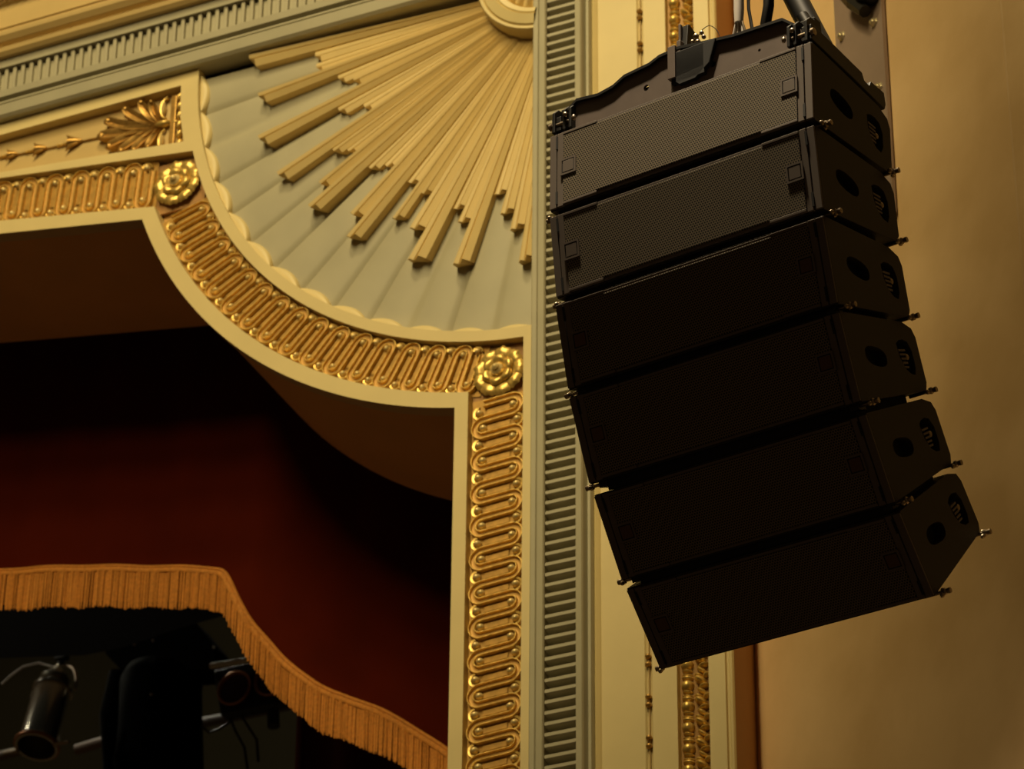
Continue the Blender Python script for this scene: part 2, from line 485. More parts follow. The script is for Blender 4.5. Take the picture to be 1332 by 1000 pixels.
# ------------------------------------------------------------------ pilaster
vstrip([(0.281, .05), (0.282, -.004), (0.290, -.010), (0.298, -.004), (0.302, 0), (0.440, 0), (0.446, .006), (0.458, .006), (0.464, 0), (0.542, 0), (0.545, .022), (0.640, .022), (0.642, 0), (0.676, 0),
        (0.694, 0), (0.696, .010), (0.702, .012), (0.706, .008), (0.712, .010), (0.716, .018)], 'trim_10', CREAM, z1=ZT)
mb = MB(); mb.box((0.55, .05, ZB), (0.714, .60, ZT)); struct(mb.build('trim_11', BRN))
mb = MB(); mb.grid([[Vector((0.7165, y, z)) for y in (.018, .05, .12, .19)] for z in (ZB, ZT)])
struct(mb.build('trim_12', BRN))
rod = thing('bead_moulding', (0.453, 0.0, 6.0), 'slim vertical string of paired brown beads on the cream pilaster', 'moulding')
mb = MB(); mb.tube([(0.453, .001, ZB + .2), (0.453, .001, 9.9)], 0.0028, 8); child(mb, 'rod', CREAM2, rod, smooth=True)
zc = 9.330 - 0.1340*22
while zc < 9.9:
    for dz in (-0.0135, 0.0135):
        mb = MB(); mb.lathe([(-.008, .002), (-.006, .008), (0, .0105), (.006, .008), (.008, .002)], (0.453, -.004, zc + dz), (0, 0, 1), 12)
        child(mb, 'bead', GOLDD, rod, smooth=True)
    zc += 0.1340
leaf = thing('gilded_leaf_moulding', (0.593, 0.022, 6.0), 'gilded double row of carved leaves down the cream pilaster', 'gilded moulding')
def leafpair(zc):
    # rolled leaf on the left: a fat lobe with two side folds
    mb = MB()
    for dz, rx, rz, hy in ((0, .021, .019, .026), (.026, .020, .009, .018), (-.020, .018, .007, .017), (.036, .019, .005, .012)):
        mb.ell((0.570, .020, zc + dz), (rx, hy, rz), Matrix.Rotation(R_(12), 3, 'Y'), 12, 8)
    child(mb, 'rolled_leaf', GOLD, leaf, smooth=True)
    mb = MB()
    for dx, dz, an, L, w, hy in ((.612-.57, .010, 35, .020, .009, .028), (.622-.57, -.012, -20, .017, .006, .022), (.616-.57, -.026, 40, .019, .006, .018), (.630-.57, .024, -35, .014, .006, .018), (.604-.57, .030, 15, .013, .005, .014)):
        mb.ell((0.570 + dx, .020, zc + dz), (L*1.12, hy*1.15, w*1.35), Matrix.Rotation(R_(an), 3, 'Y'), 12, 8)
    child(mb, 'acanthus_leaf', GOLD, leaf, smooth=True)
zc = 9.9
while zc > 6.35:
    if zc > 8.95 or zc < 7.0: leafpair(zc)
    zc -= 0.0685
mb = MB(); mb.box((0.545, .018, ZB + .2), (0.640, .0215, ZT - .6)); child(mb, 'bed', mat('dark_gilt_ground', (0.26, 0.13, 0.025), .5, metal=.3), leaf)

# ------------------------------------------------------------------ side wall
AL = R_(38)
WD = Vector((math.cos(AL), -math.sin(AL), 0)); WN = Vector((-math.sin(AL), -math.cos(AL), 0))   # along, towards the hall
W0 = Vector((0.7165, 0.19, 0))
def sw(s, z, h=0.0): return W0 + WD*s + WN*h + Vector((0, 0, z))
mb = MB(); mb.prism([[(-.25, ZB), (3.2, ZB), (3.2, ZT), (-.25, ZT)]], -0.15, 0.0, sw)
struct(mb.build('wall_right', TAN))
mb = MB(); mb.grid([[sw(s, z, h) for s, h in ((1.452, 0), (1.455, .003), (1.462, .003), (1.467, 0))] for z in (7.3, 8.4, 9.5, ZT)])
struct(mb.build('trim_13', TAN))

# steel plate with bolts
pl = thing('steel_plate', tuple(sw(.75, 8.02, 0.01)), 'mauve grey steel plate bolted to the tan wall behind the speakers', 'steel plate')
mb = MB(); mb.prism([[(0.625, 8.035), (0.885, 8.035), (0.885, 9.7), (0.625, 9.7)]], 0.006, 0.020, sw); child(mb, 'plate', PLATE, pl, bevel=.002)
for s, z in ((0.664, 8.835), (0.845, 8.765), (0.852, 8.512), (0.664, 8.43), (0.852, 8.25), (0.664, 8.15)):
    mb = MB(); c = sw(s, z, 0.020)
    mb.lathe([(0, .001), (0, .017), (.003, .017), (.004, .013), (.012, .012), (.013, .007), (.016, .007), (.017, .001)], c, WN, 6)
    child(mb, 'bolt', ZINC, pl)
# dark knuckle bracket on the plate
kn = thing('wall_bracket', tuple(sw(.80, 8.95, 0.02)), 'black knuckle bracket on the steel plate at the top edge', 'bracket')
mb = MB()
for (s, z, rr) in ((0.80, 8.96, .10), (0.855, 8.865, .06), (0.78, 9.06, .11)):
    mb.lathe([(0, .001), (0, rr*.62), (.03, rr*.7), (.06, rr*.5), (.065, .001)], sw(s, z, .02), WN, 10)
child(mb, 'knuckle', BLKM, kn, smooth=True)
mb = MB(); mb.tube([sw(.745, 8.93, .05), sw(.79, 8.87, .05), sw(.84, 8.80, .05)], [.025, .03, .02], 8); child(mb, 'clamp_nut', BLKM, kn)

# ------------------------------------------------------------------ line array
yaw, roll = -0.19598617, 0.04806077
ARR = Vector((1.42199260, -2.13030771, 7.26430035))
HF, HB, DP, W = 0.2195, 0.168, 0.3655, 0.768
UVA = [(0, 0, 0.0624), (0.0148, -0.2344, 0.2027), (0.0554, -0.4693, 0.3220), (0.1297, -0.6953, 0.4737), (0.2492, -0.9114, 0.6504), (0.4003, -1.1000, 0.8142)]
BM = Matrix.Rotation(yaw, 4, 'Z') @ Matrix.Rotation(roll, 4, 'Y')
def boxmat(i):
    u, v, a = UVA[i]
    return Matrix.Translation(ARR + (BM.to_3x3() @ Vector((0, u, v)))) @ BM @ Matrix.Rotation(a, 4, 'X')
D = (HF - HB)/2
def oval(cy, cz, ry, rz, n=20, k=1.0, rot=0.0):
    pts = []
    for i in range(n):
        a = 2*PI*i/n; c, s = math.cos(a), math.sin(a)
        y = ry*math.copysign(abs(c)**k, c); z = rz*math.copysign(abs(s)**k, s)
        pts.append((cy + y*math.cos(rot) - z*math.sin(rot), cz + y*math.sin(rot) + z*math.cos(rot)))
    return pts
labels = ['topmost speaker cabinet of the hanging column, its brightly lit grille just under the steel frame',
          'second speaker cabinet from the top of the hanging column, with a dimly lit perforated grille',
          'third speaker cabinet from the top of the hanging column, first whose grille falls dark',
          'fourth speaker cabinet down the hanging column, black front tilted down',
          'fifth speaker cabinet down the hanging column, second from the bottom, in black',
          'lowest speaker cabinet of the hanging column, tilted down most, its underside edge against the wall']
def make_speaker(i):
    root = bpy.data.objects.new('speaker_cabinet', None); COL.objects.link(root); root.empty_display_size = .05
    tag(root, labels[i], 'loudspeaker', 'speaker cabinets hanging in the line array')
    # body: wedge in side view, chamfered rear edges; side faces carry the sunk grips
    side = [(0.0, 0.0), (0.31, -D*.85), (DP - .012, -D - .012), (DP, -D - .035), (DP, -HF + D + .02), (DP - .012, -HF + D), (0.0, -HF)]
    grip = oval(0.131, -0.109, 0.053, 0.024, 24, .8, R_(-8))
    cup = [(0.252, -.076), (0.268, -.068), (0.290, -.066), (0.312, -.072), (0.326, -.095), (0.326, -.135), (0.316, -.154), (0.296, -.152), (0.274, -.140), (0.256, -.112)]
    mb = MB()
    f = lambda y, z, x: Vector((x, y, z))
    mb.prism([side], -W/2 + .03, W/2 - .03, f)
    for sg in (-1, 1):
        mb.prism([side, grip, cup], sg*(W/2 - .03), sg*W/2, f)
    mb.build('body', BLK, root, bevel=0.0025)
    mb = MB()
    for sg in (-1, 1):
        for nm, loop in (('grip_recess', grip), ('cup_recess', cup)):
            mb = MB(); cyy = sum(p[0] for p in loop)/len(loop); czz = sum(p[1] for p in loop)/len(loop)
            mb.prism([[(cyy + (p[0]-cyy)*1.0, czz + (p[1]-czz)*1.0) for p in loop]], sg*(W/2 - .034), sg*(W/2 - .028), f)
            mb.build(nm, VOID, root)
    for sg in (-1, 1):
        mb = MB()
        for k in range(5):        # ribs inside the rear cup
            z = -.092 - k*.0105
            mb.box((sg*(W/2 - .010) - .009, 0.262 + k*.003, z - .0026), (sg*(W/2 - .010) + .007, 0.298, z + .0026))
        mb.build('rib_set', BLKS, root)
        mb = MB(); mb.lathe([(0, .001), (0, .008), (.012, .008), (.014, .005), (.014, .001)], (sg*(W/2 - .018), .308, -.108), (sg, 0, 0), 10)
        mb.build('lock_knob', PIN, root, smooth=True)
    # charcoal end strips of the front, each with a seam
    for sg in (-1, 1):
        mb = MB()
        xa, xb, xc = sg*0.343, sg*0.361, sg*0.3835
        mb.box((min(xa, xb), -.007, -HF + .003), (max(xa, xb), .004, -.003))
        mb.box((min(xb + sg*.003, xc), -.006, -HF + .003), (max(xb + sg*.003, xc), .004, -.003))
        mb.build('end_strip', BLKS, root, bevel=.0012)
        for zc in (-.030, -HF + .030):
            mb = MB(); mb.box((sg*.361 - .003, -.0085, zc - .018), (sg*.361 + .003, -.005, zc + .018))
            mb.build('latch_slot', VOID, root)
    mb = MB(); mb.box((-.342, -.009, -HF + .012), (.342, .003, -.012)); g = mb.build('grille', GRIL, root, bevel=.002)
    mb = MB()
    for z0, z1 in ((-.012, -.005), (-HF + .005, -HF + .012)):
        for xx in ((-.342, -.24), (.24, .342)): mb.box((xx[0], -.010, z0), (xx[1], .004, z1))
        mb.box((-.24, -.006, z0), (.24, .004, z1))
    mb.build('grille_edge', BLKS, root, bevel=.001)
    for x in (-.325, .322):
        mb = MB(); q = .0235; zc = -.108
        outer = [(x-q, zc-q), (x+q, zc-q), (x+q, zc+q), (x-q, zc+q)]
        q2 = .0185; inner = [(x-q2, zc-q2), (x+q2, zc-q2), (x+q2, zc+q2), (x-q2, zc+q2)]
        mb.prism([outer, inner], -.0115, -.008, lambda a, b, h: Vector((a, h, b)))
        bd = mb.build('badge_frame', BLKS, root)
        mb = MB(); q3 = .0185
        mb.box((x-q3, -.0098, zc-q3), (x+q3, -.0085, zc+q3)); mb.build('groove', VOID, bd)
        mb = MB(); q3 = .0160
        mb.box((x-q3, -.0112, zc-q3), (x+q3, -.0095, zc+q3)); mb.build('badge', BLKS if i < 2 else ORNG, bd, bevel=.001)
    # rigging: link blades in the gap and pins on the lower corners
    for sg in (-1, 1):
        for y0, z0, dz in ((.028, -HF - .004, 0), (DP - .018, -HF + D - .004, 0)):
            mb = MB(); X = sg*(W/2)
            mb.lathe([(-.045, .001), (-.045, .0045), (.010, .0045), (.010, .008), (.016, .009), (.020, .006), (.024, .007), (.030, .007), (.031, .001)], (X, y0, z0 + dz), (sg, 0, 0), 10)
            mb.ell((X + sg*.012, y0 - .014, z0 - .003), (.006, .009, .006))
            mb.ell((X + sg*.002, y0 + .016, z0 + .001), (.005, .008, .005))
            mb.build('rigging_pin', PIN, root, smooth=True)
    if i < 5:
        for sg in (-1, 1):
            mb = MB(); mb.box((sg*.355 - .012, .012, -HF - .014), (sg*.355 + .012, .048, -HF + .002)); mb.build('link_blade', BLKM, root)
        sp = UVA[i+1][2] - UVA[i][2] - 0.0705
        du, dv, a_ = UVA[i+1][0] - UVA[i][0], UVA[i+1][1] - UVA[i][1], UVA[i][2]
        yl, zl_ = du*math.cos(a_) + dv*math.sin(a_), -du*math.sin(a_) + dv*math.cos(a_)    # next cabinet's front edge seen from this one
        zt = lambda y: zl_ + .0006 + sp*(y - yl)
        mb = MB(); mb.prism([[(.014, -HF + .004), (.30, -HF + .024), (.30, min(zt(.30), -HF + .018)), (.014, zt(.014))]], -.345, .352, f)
        mb.build('gap_filler', VOID, root)  # black wedge added so no lit wall shows through the gap
    root.matrix_world = boxmat(i)
    return root
for i in range(6): make_speaker(i)

# flying frame ------------------------------------------------------------
M0 = boxmat(0)
fr = bpy.data.objects.new('flying_frame', None); COL.objects.link(fr)
tag(fr, 'steel flying frame with arched front bar on top of the speaker column', 'flying frame')
fr.matrix_world = M0
XZl = lambda x, z, y: Vector((x, y, z))
# arched web (lit lower face) and flange along its top
arch = [(-.345, .060), (-.31, .086), (-.245, .078), (-.20, .086), (-.165, .104), (-.09, .112), (-.06, .124), (0.0, .128), (.06, .118), (.16, .104), (.26, .100), (.30, .098), (.345, .060)]
web = [(-.36, .008)] + arch + [(.36, .008)]
mb = MB(); mb.prism([web, oval(-.104, .052, .008, .009, 14), oval(.094, .050, .008, .009, 14), oval(.228, .040, .004, .004, 10)], .012, .020, XZl)
mb.build('front_bar', FRM, fr)
mb = MB(); mb.box((-.34, .024, .01), (.34, .030, .062)); mb.build('hole_backing', BLKM, fr)  # dark plate added behind the front bar so its holes read black
mb = MB()
rows = []
for x, z in arch:
    rows.append([Vector((x, y, z + q)) for y, q in ((.003, -.004), (.003, .004), (.060, .004), (.060, -.004))])
mb.grid(rows, True)
mb.build('flange', BLKM, fr)
for sg in (-1, 1):
    mb = MB()      # side beam over the cabinet's edge, notched
    beam = [(.0, .006), (.0, .048), (.012, .052), (.10, .046), (.24, .034), (.25, .016), (.272, .014), (.28, .030), (.345, .030), (.352, .0), (.345, -.018), (.2, -.006)]
    mb.prism([[(y, z + .004) for y, z in beam]], sg*.383, sg*.355, lambda y, z, x: Vector((x, y, z)))
    mb.build('side_beam', BLKM, fr, bevel=.002)
    mb = MB()      # corner fork
    for x in (.372, .340, .322):
        mb.prism([[(-.008, .004), (-.008, .062), (.010, .080), (.060, .080), (.070, .004)]], sg*(x - .004), sg*(x + .004), lambda y, z, xx: Vector((xx, y, z)))
    mb.box((min(sg*.28, sg*.375), .03, .05), (max(sg*.28, sg*.375), .06, .092))
    mb.build('corner_fork', BLKM, fr, bevel=.0015)
    mb = MB()
    mb.lathe([(-.03, .001), (-.03, .006), (.03, .006), (.032, .010), (.040, .010), (.041, .001)], (sg*.35, .004, .030), (sg, 0, 0), 10)
    mb.ell((sg*.335, -.010, .045), (.007, .006, .007)); mb.ell((sg*.31, -.008, .028), (.006, .006, .009))
    mb.build('rigging_pin', PIN, fr, smooth=True)
mb = MB()          # spine across the middle, front to back, with triangular fin
mb.prism([[(.020, .030), (.020, .135), (.028, .205), (.036, .208), (.30, .10), (.33, .02), (.06, .02)]], -.006, .012, lambda y, z, x: Vector((x, y, z)))
mb.build('spine_fin', BLKM, fr, bevel=.0015)
mb = MB(); mb.box((-.030, -.004, .040), (-.008, .02, .135)); mb.box((-.008, .004, .045), (.004, .03, .150)); mb.box((-.010, .016, .14), (-.003, .026, .206))
mb.build('spine_post', FRM, fr, bevel=.0015)
mb = MB(); mb.box((-.022, .0, .025), (.075, .05, .115)); mb.prism([[(-.02, .115), (.11, .115), (.09, .05), (.05, .02), (-.0, .018), (-.022, .04)]], .0, .045, XZl)
mb.build('spine_plate', VOID, fr, bevel=.002)
mb = MB()
for (x, z, r) in ((.045, .148, .008), (.035, .136, .006), (.062, .152, .006), (.050, .130, .007), (.068, .138, .006)):
    mb.ell((x, .012, z), (r, r, r))
mb.build('shackle_bolt', PIN, fr, smooth=True)

def loc0(x, y, z): return M0 @ Vector((x, y, z))
# grey cable sleeve fraying into leads, standing on the frame
cb = thing('cable_loom', tuple(loc0(.14, .05, .12)), 'pale grey cable sleeve fanning into leads behind the flying frame', 'cable')
mb = MB(); mb.tube([loc0(.143, .06, 1.8), loc0(.143, .06, .30), loc0(.142, .06, .215), loc0(.141, .06, .178)], [.0125, .013, .013, .011], 14); child(mb, 'sleeve', RUBB, cb, smooth=True)
for k in range(6):
    dx = -.022 + k*.0092
    mb = MB(); mb.tube([loc0(.141 + dx*.3, .06, .185), loc0(.141 + dx*.7, .06, .15), loc0(.141 + dx, .065 + .004*(k % 2), .108)], .0036, 8)
    child(mb, 'lead', RUBB if k % 2 == 0 else PIN, cb, smooth=True)
pc = thing('power_cable', tuple(loc0(.2, .1, .1)), 'black cable hanging down onto the right half of the flying frame', 'cable')
mb = MB(); mb.tube([loc0(.222, .08, 1.8), loc0(.219, .08, .30), loc0(.216, .08, .21), loc0(.203, .085, .165), loc0(.207, .09, .135), loc0(.200, .09, .112)], [.013, .013, .014, .014, .013, .012], 12)
child(mb, 'sheath', BLKM, pc, smooth=True)
mb = MB(); mb.ell(loc0(.178, .08, .118), (.018, .016, .014)); child(mb, 'gland', BLKM, pc, smooth=True)
mb = MB(); mb.tube([loc0(.161, .075, 1.8), loc0(.161, .075, .22), loc0(.168, .078, .16), loc0(.176, .08, .125)], .0045, 8); child(mb, 'tail', BLKM, pc, smooth=True)
mb = MB(); pts = []
for i in range(13):
    a = PI*(1 - i/12*1.05)
    pts.append(loc0(.070 + .036*math.cos(a), .03, .135 + .045*math.sin(a) - (.0 if i < 7 else (i-6)*.004)))
mb.tube(pts, .0011, 6)
w = mb.build('thin_wire', BLKM, None, smooth=True); tag(w, 'hair thin dark wire looping above the flying frame', 'wire')
# pull back arm from frame to the wall bracket
arm = thing('hanging_arm', tuple(loc0(.33, .12, .06)), 'thick black steel arm rising from the flying frame beside the plate', 'steel arm')
mb = MB(); mb.tube([loc0(.350, .13, .030), loc0(.314, .13, .118), loc0(.205, .13, .390), loc0(-.21, .13, 1.45)], .030, 14); child(mb, 'tube', BLKM, arm, smooth=True)
mb = MB(); mb.tube([loc0(.352, .10, .045), loc0(.300, .10, .16)], .016, 10); child(mb, 'collar', BLKM, arm, smooth=True)

# ------------------------------------------------------------------ palmette ornament
PY = 0.034
pal = thing('palmette_ornament', (-1.38, PY, 9.44), 'gilded palmette with nine leaves and scroll base in the sunk panel', 'gilded ornament')
hub = (-1.372, 9.437)
tips = [(-1.612, 9.452, .020), (-1.575, 9.395, .017), (-1.525, 9.362, .016), (-1.472, 9.350, .015), (-1.415, 9.344, .013),
        (-1.590, 9.510, .018), (-1.522, 9.542, .016), (-1.458, 9.552, .015), (-1.415, 9.540, .012)]
for k, (tx, tz, w) in enumerate(tips):
    mb = MB(); rows = []
    dx, dz = tx - hub[0], tz - hub[1]; L = math.hypot(dx, dz); ux, uz = dx/L, dz/L; nx, nz = -uz, ux
    bend = 0 if k == 0 else (-.22 if k < 5 else .22)*L
    for i in range(13):
        u = i/12
        off = bend*(u*(1 - u))*(1 if True else 0)
        px_, pz_ = hub[0] + ux*L*u - nx*off*(-1), hub[1] + uz*L*u - nz*off*(-1)
        ww = 1.3*w*(0.25 + 0.75*math.sin(PI*min(1, u*0.72 + .02)))*(1 if u < .93 else .75)
        curl = 0.014*u**3
        row = []
        for v, hh in ((-1, 0), (-.8, .013), (-.45, .010), (0, .004), (.45, .010), (.8, .013), (1, 0)):
            row.append(Vector((px_ + nx*ww*v, PY - .006*(1 if hh else 0) - hh - (curl if hh else 0), pz_ + nz*ww*v)))
        rows.append(row)
    mb.grid(rows)
    mb.ell((tx, PY - .020, tz), (w*.9, .012, w*.8))
    child(mb, 'leaf', GOLDD, pal, smooth=True)
mb = MB(); mb.ell((-1.365, PY - .012, 9.437), (.034, .018, .014)); mb.ell((-1.322, PY - .008, 9.434), (.022, .010, .008)); child(mb, 'hub', GOLD, pal, smooth=True)
mb = MB(); mb.box((-1.338, PY - .016, 9.325), (-1.316, PY, 9.552)); child(mb, 'base_bar', GOLDD, pal, bevel=.003)
for k in range(6):
    mb = MB(); mb.ell((-1.306 + .002*k, PY - .010, 9.540 - k*.041), (.011, .012, .019), Matrix.Rotation(R_(25), 3, 'Y')); child(mb, 'bead', GOLD, pal, smooth=True)
for sg in (-1, 1):
    mb = MB(); pts = []
    for i in range(15):
        a = R_(200 - 160*i/14) if False else PI*(.5 + i/14*.95)
        pts.append(Vector((-1.352 + .028*math.cos(a), PY - .010, 9.437 + sg*(.068 + .045*math.sin(a)*(-1) * -1))))
    mb.tube(pts, [.0085 - .0003*i for i in range(15)], 8); child(mb, 'scroll', GOLD, pal, smooth=True)
    mb = MB(); mb.ell((-1.368, PY - .012, 9.437 + sg*.070), (.008, .012, .030)); child(mb, 'scroll_leaf', GOLDP, pal, smooth=True)
# garland of bell husks
gar = thing('husk_garland', (-1.85, PY, 9.475), 'thin gilded string of bell husks trailing left from the palmette', 'gilded ornament')
mb = MB(); mb.tube([(-1.62, PY - .004, 9.462), (-1.85, PY - .004, 9.478), (-2.3, PY - .004, 9.512)], .0035, 8); child(mb, 'stem', GOLDD, gar, smooth=True)
for hx, sc in ((-1.700, 1.0), (-1.845, .85), (-1.965, .72), (-2.08, .6)):
    hz = 9.468 + (-1.70 - hx)*.075
    mb = MB()
    mb.tube([(hx, PY - .008, hz), (hx - .030*sc, PY - .012, hz + .002), (hx - .050*sc, PY - .014, hz + .003)], [.006*sc, .013*sc, .015*sc], 10)
    for sg in (-1, 0, 1):
        tipx = hx - .062*sc
        mb.tube([(hx - .012*sc, PY - .010, hz + sg*.006), (hx - .045*sc, PY - .013, hz + sg*.016*sc + .002), (tipx, PY - .012, hz + .003 + sg*.036*sc)], [.006*sc, .009*sc, .001], 8)
    child(mb, 'husk', GOLDD, gar, smooth=True)
    for q in range(3):
        mb = MB(); mb.ell((hx - (.068 + q*.014)*sc, PY - .007, hz + .005), (.006*sc, .007, .007*sc)); child(mb, 'bead', GOLD, gar, smooth=True)

# ------------------------------------------------------------------ pelmet with fringe
CY = 1.0
edge = [(-4.4, 8.70), (-3.9, 8.635), (-3.3, 8.535), (-2.9, 8.475), (-2.522, 8.415), (-2.29, 8.372), (-2.029, 8.322), (-1.80, 8.268), (-1.62, 8.217), (-1.567, 8.190), (-1.535, 8.140), (-1.497, 8.060), (-1.445, 7.965), (-1.382, 7.882), (-1.31, 7.79),
        (-1.223, 7.705), (-1.15, 7.645), (-1.071, 7.598), (-.995, 7.553), (-.923, 7.510), (-.850, 7.457), (-.776, 7.398), (-.681, 7.318), (-.55, 7.19), (-.35, 6.98), (-.05, 6.7)]
# smooth sampling of the edge
def sample(poly, step):
    out = []; 
    for i in range(len(poly) - 1):
        p0 = poly[max(i-1, 0)]; p1 = poly[i]; p2 = poly[i+1]; p3 = poly[min(i+2, len(poly)-1)]
        n = max(2, int(math.hypot(p2[0]-p1[0], p2[1]-p1[1])/step))
        for k in range(n):
            t = k/n
            out.append(tuple(0.5*((2*p1[c]) + (-p0[c]+p2[c])*t + (2*p0[c]-5*p1[c]+4*p2[c]-p3[c])*t*t + (-p0[c]+3*p1[c]-3*p2[c]+p3[c])*t**3) for c in (0, 1)))
    out.append(poly[-1]); return out
E = sample(edge, 0.012)
fold = lambda x: 0.006*math.sin(x*9) + 0.004*math.sin(x*23 + 1)
pel = thing('pelmet_curtain', (-1.5, CY, 8.2), 'dark red velvet pelmet edged with orange gold fringe inside the arch', 'curtain')
mb = MB(); mb.grid([[Vector((x, CY + fold(x) + .004*math.sin(x*40)*(1-k/6), z - .01 + (10.2 - z)*k/6)) for k in range(7)] for x, z in E])
child(mb, 'velvet', VELV, pel, smooth=True)
rows = []
for i, (x, z) in enumerate(E):
    q0, q1 = E[max(i-1, 0)], E[min(i+1, len(E)-1)]
    L = math.hypot(q1[0]-q0[0], q1[1]-q0[1]); nx, nz = (q1[1]-q0[1])/L, -(q1[0]-q0[0])/L
    if nz > 0: nx, nz = -nx, -nz
    rows.append([Vector((x + nx*d, CY + fold(x) - .006 - h, z + nz*d)) for d, h in ((0, 0), (.004, .006), (.010, .007), (.013, .004), (.024, .008), (.030, .006), (.032, 0))])
mb = MB(); mb.grid(rows); child(mb, 'braid', FRNG, pel, smooth=True)
mb = MB(); rnd = random.Random(3)
acc = 0.0; lastp = E[0]
Ef = sample(edge, 0.004)
lx = -9
for i, (x, z) in enumerate(Ef):
    if x - lx < 0.0058 and (i % 3): continue
    lx = x
    yy = CY + fold(x) - .008 + rnd.uniform(-.004, .004)
    L = 0.178 + rnd.uniform(-.005, .006) + .004*math.sin(x*31)
    dx = rnd.uniform(-.002, .002)
    mb.tube([(x, yy, z - .018), (x + dx*.5, yy, z - .09), (x + dx, yy - .002, z - L)], [.0030, .0034, .0028], 5)
fg = child(mb, 'fringe', FRNG, pel, smooth=True); fg['kind'] = 'stuff'
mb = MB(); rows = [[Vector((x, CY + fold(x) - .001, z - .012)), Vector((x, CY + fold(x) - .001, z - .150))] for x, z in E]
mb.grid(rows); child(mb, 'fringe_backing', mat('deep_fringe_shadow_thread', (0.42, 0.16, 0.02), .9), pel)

# ------------------------------------------------------------------ stage behind
mb = MB(); mb.box((-9, 7.0, 4), (3, 7.1, 14)); struct(mb.build('wall_back', BACKW))
mb = MB(); mb.box((0.30, .70, 4), (0.4, 7.0, 14)); struct(mb.build('wall_stage', BLKC))
# black border
bl = [at(-420, 880, 1.9), at(-60, 862, 1.9), at(0, 856, 1.9), at(110, 852, 1.9), at(160, 842, 1.9), at(230, 818, 1.9), at(300, 798, 1.9), at(420, 760, 1.9)]
mb = MB(); mb.grid([[Vector((p.x, p.y, p.z + (10.8 - p.z)*k/4)) for k in range(5)] for p in bl])
tag(mb.build('border_curtain', BLKC), 'plain black border cloth hanging behind the fringed pelmet', 'curtain')
# leg curtain at the right
l0 = at(389, 1000, 2.2); rows = []
for i in range(60):
    x = l0.x + i*0.025
    rows.append([Vector((x, 2.2 + .05*math.sin(i*.55), z)) for z in (5.0, 7.0, 9.5)])
lg = thing('leg_curtain', (l0.x, 2.2, 5.0), 'dark red side curtain hanging below the right end of the fringe', 'curtain')
mb = MB(); mb.grid(rows); child(mb, 'velvet', mat('wine_velvet', (0.10, 0.010, 0.008), .95), lg, smooth=True)
mb = MB(); mb.tube([(l0.x, 2.19, 5.0), (l0.x, 2.19, 9.5)], .012, 8); child(mb, 'hem', LEGC, lg, smooth=True)

# par can at far left --------------------------------------------------------
Yp = 2.7
A = at(76, 872, Yp); B = at(47, 972, Yp - .10)
ax = (B - A); LL = ax.length; ax.normalize()
pc_ = thing('stage_lantern', tuple(A), 'chrome barrelled stage lantern pointing down at the far left', 'stage light')
r = 0.078
mb = MB(); mb.lathe([(0.0, r*.12), (.004, r*.34), (.022, r*.42), (.024, r*.56), (.040, r*.60), (.042, r*.50), (.048, r*.50), (.050, r*.72), (.066, r*.76), (.068, r*.64), (.078, r*.66), (.100, r*.98), (.106, r*1.02), (LL*.93, r*1.02), (LL*.93, r*1.12), (LL, r*1.16), (LL, r*1.02), (LL*.9, r*.98), (LL*.5, r*.9), (LL*.45, 0)], A, ax, 32)
child(mb, 'barrel', CHROME, pc_, smooth=True)
for d, rr in ((.058, .86), (.112, 1.10), (LL - .01, 1.25)):
    mb = MB(); mb.lathe([(d - .004, r*rr*.9), (d - .004, r*rr), (d + .004, r*rr), (d + .004, r*rr*.9)], A, ax, 32); child(mb, 'ring', CHROME if d < LL*.6 else COPP, pc_, smooth=True)
mb = MB(); side = ax.cross(Vector((0, 1, 0))).normalized(); pts = []
for i in range(17):
    a = PI*i/16
    pts.append(A + ax*.12 + side*(r*1.35*math.cos(a)) - ax*(.155*math.sin(a)) + Vector((0, .01, 0)))
mb.tube(pts, .007, 8); child(mb, 'yoke', PIN, pc_, smooth=True)
mb = MB(); top = A - ax*.035
mb.tube([top, top + Vector((0.02, 0, .07))], .014, 10); mb.box(tuple(top + Vector((-.02, -.02, .02))), tuple(top + Vector((.03, .02, .06)))); child(mb, 'clamp', BLKM, pc_)
mb = MB(); mb.tube([A + side*0.0 - ax*.01, at(50, 862, Yp), at(30, 867, Yp), at(15, 878, Yp), at(2, 890, Yp)], .0045, 8); child(mb, 'lead', RUBB, pc_, smooth=True)
for sg in (-1, 1):
    mb = MB(); mb.tube([B + side*(sg*r*1.1), B + side*(sg*r*1.4), B + side*(sg*r*2.0)], [.012, .009, .007], 8); child(mb, 'colour_frame_lug', PIN, pc_, smooth=True)
# pipes
def pipe(p, q, rr, label, m=PIN, name='lighting_bar'):
    mb = MB(); mb.tube([p, q], rr, 14); o = mb.build(name, m, None, smooth=True); tag(o, label, 'pipe'); return o
pipe(at(-60, 997, 3.05), at(42, 973, 3.05), .020, 'dim steel pipe end low at the far left below the lantern', mat('dull_pipe_steel', (.16, .12, .08), .6, metal=.2))
pipe(at(99, 975, 3.05), at(136, 964, 3.05), .022, 'short dull pipe piece between the lantern and the black moving light', mat('dull_pipe', (.2, .14, .10), .6, metal=.2))
pipe(at(274, 866, 2.35), at(330, 857, 2.35), .012, 'thin white tube just below the fringe by the twin floodlight', WHT, 'white_tube')
pipe(at(262, 940, 3.3), at(388, 915, 3.3), .022, 'dark lighting pipe running below the twin floodlight', BLKS)

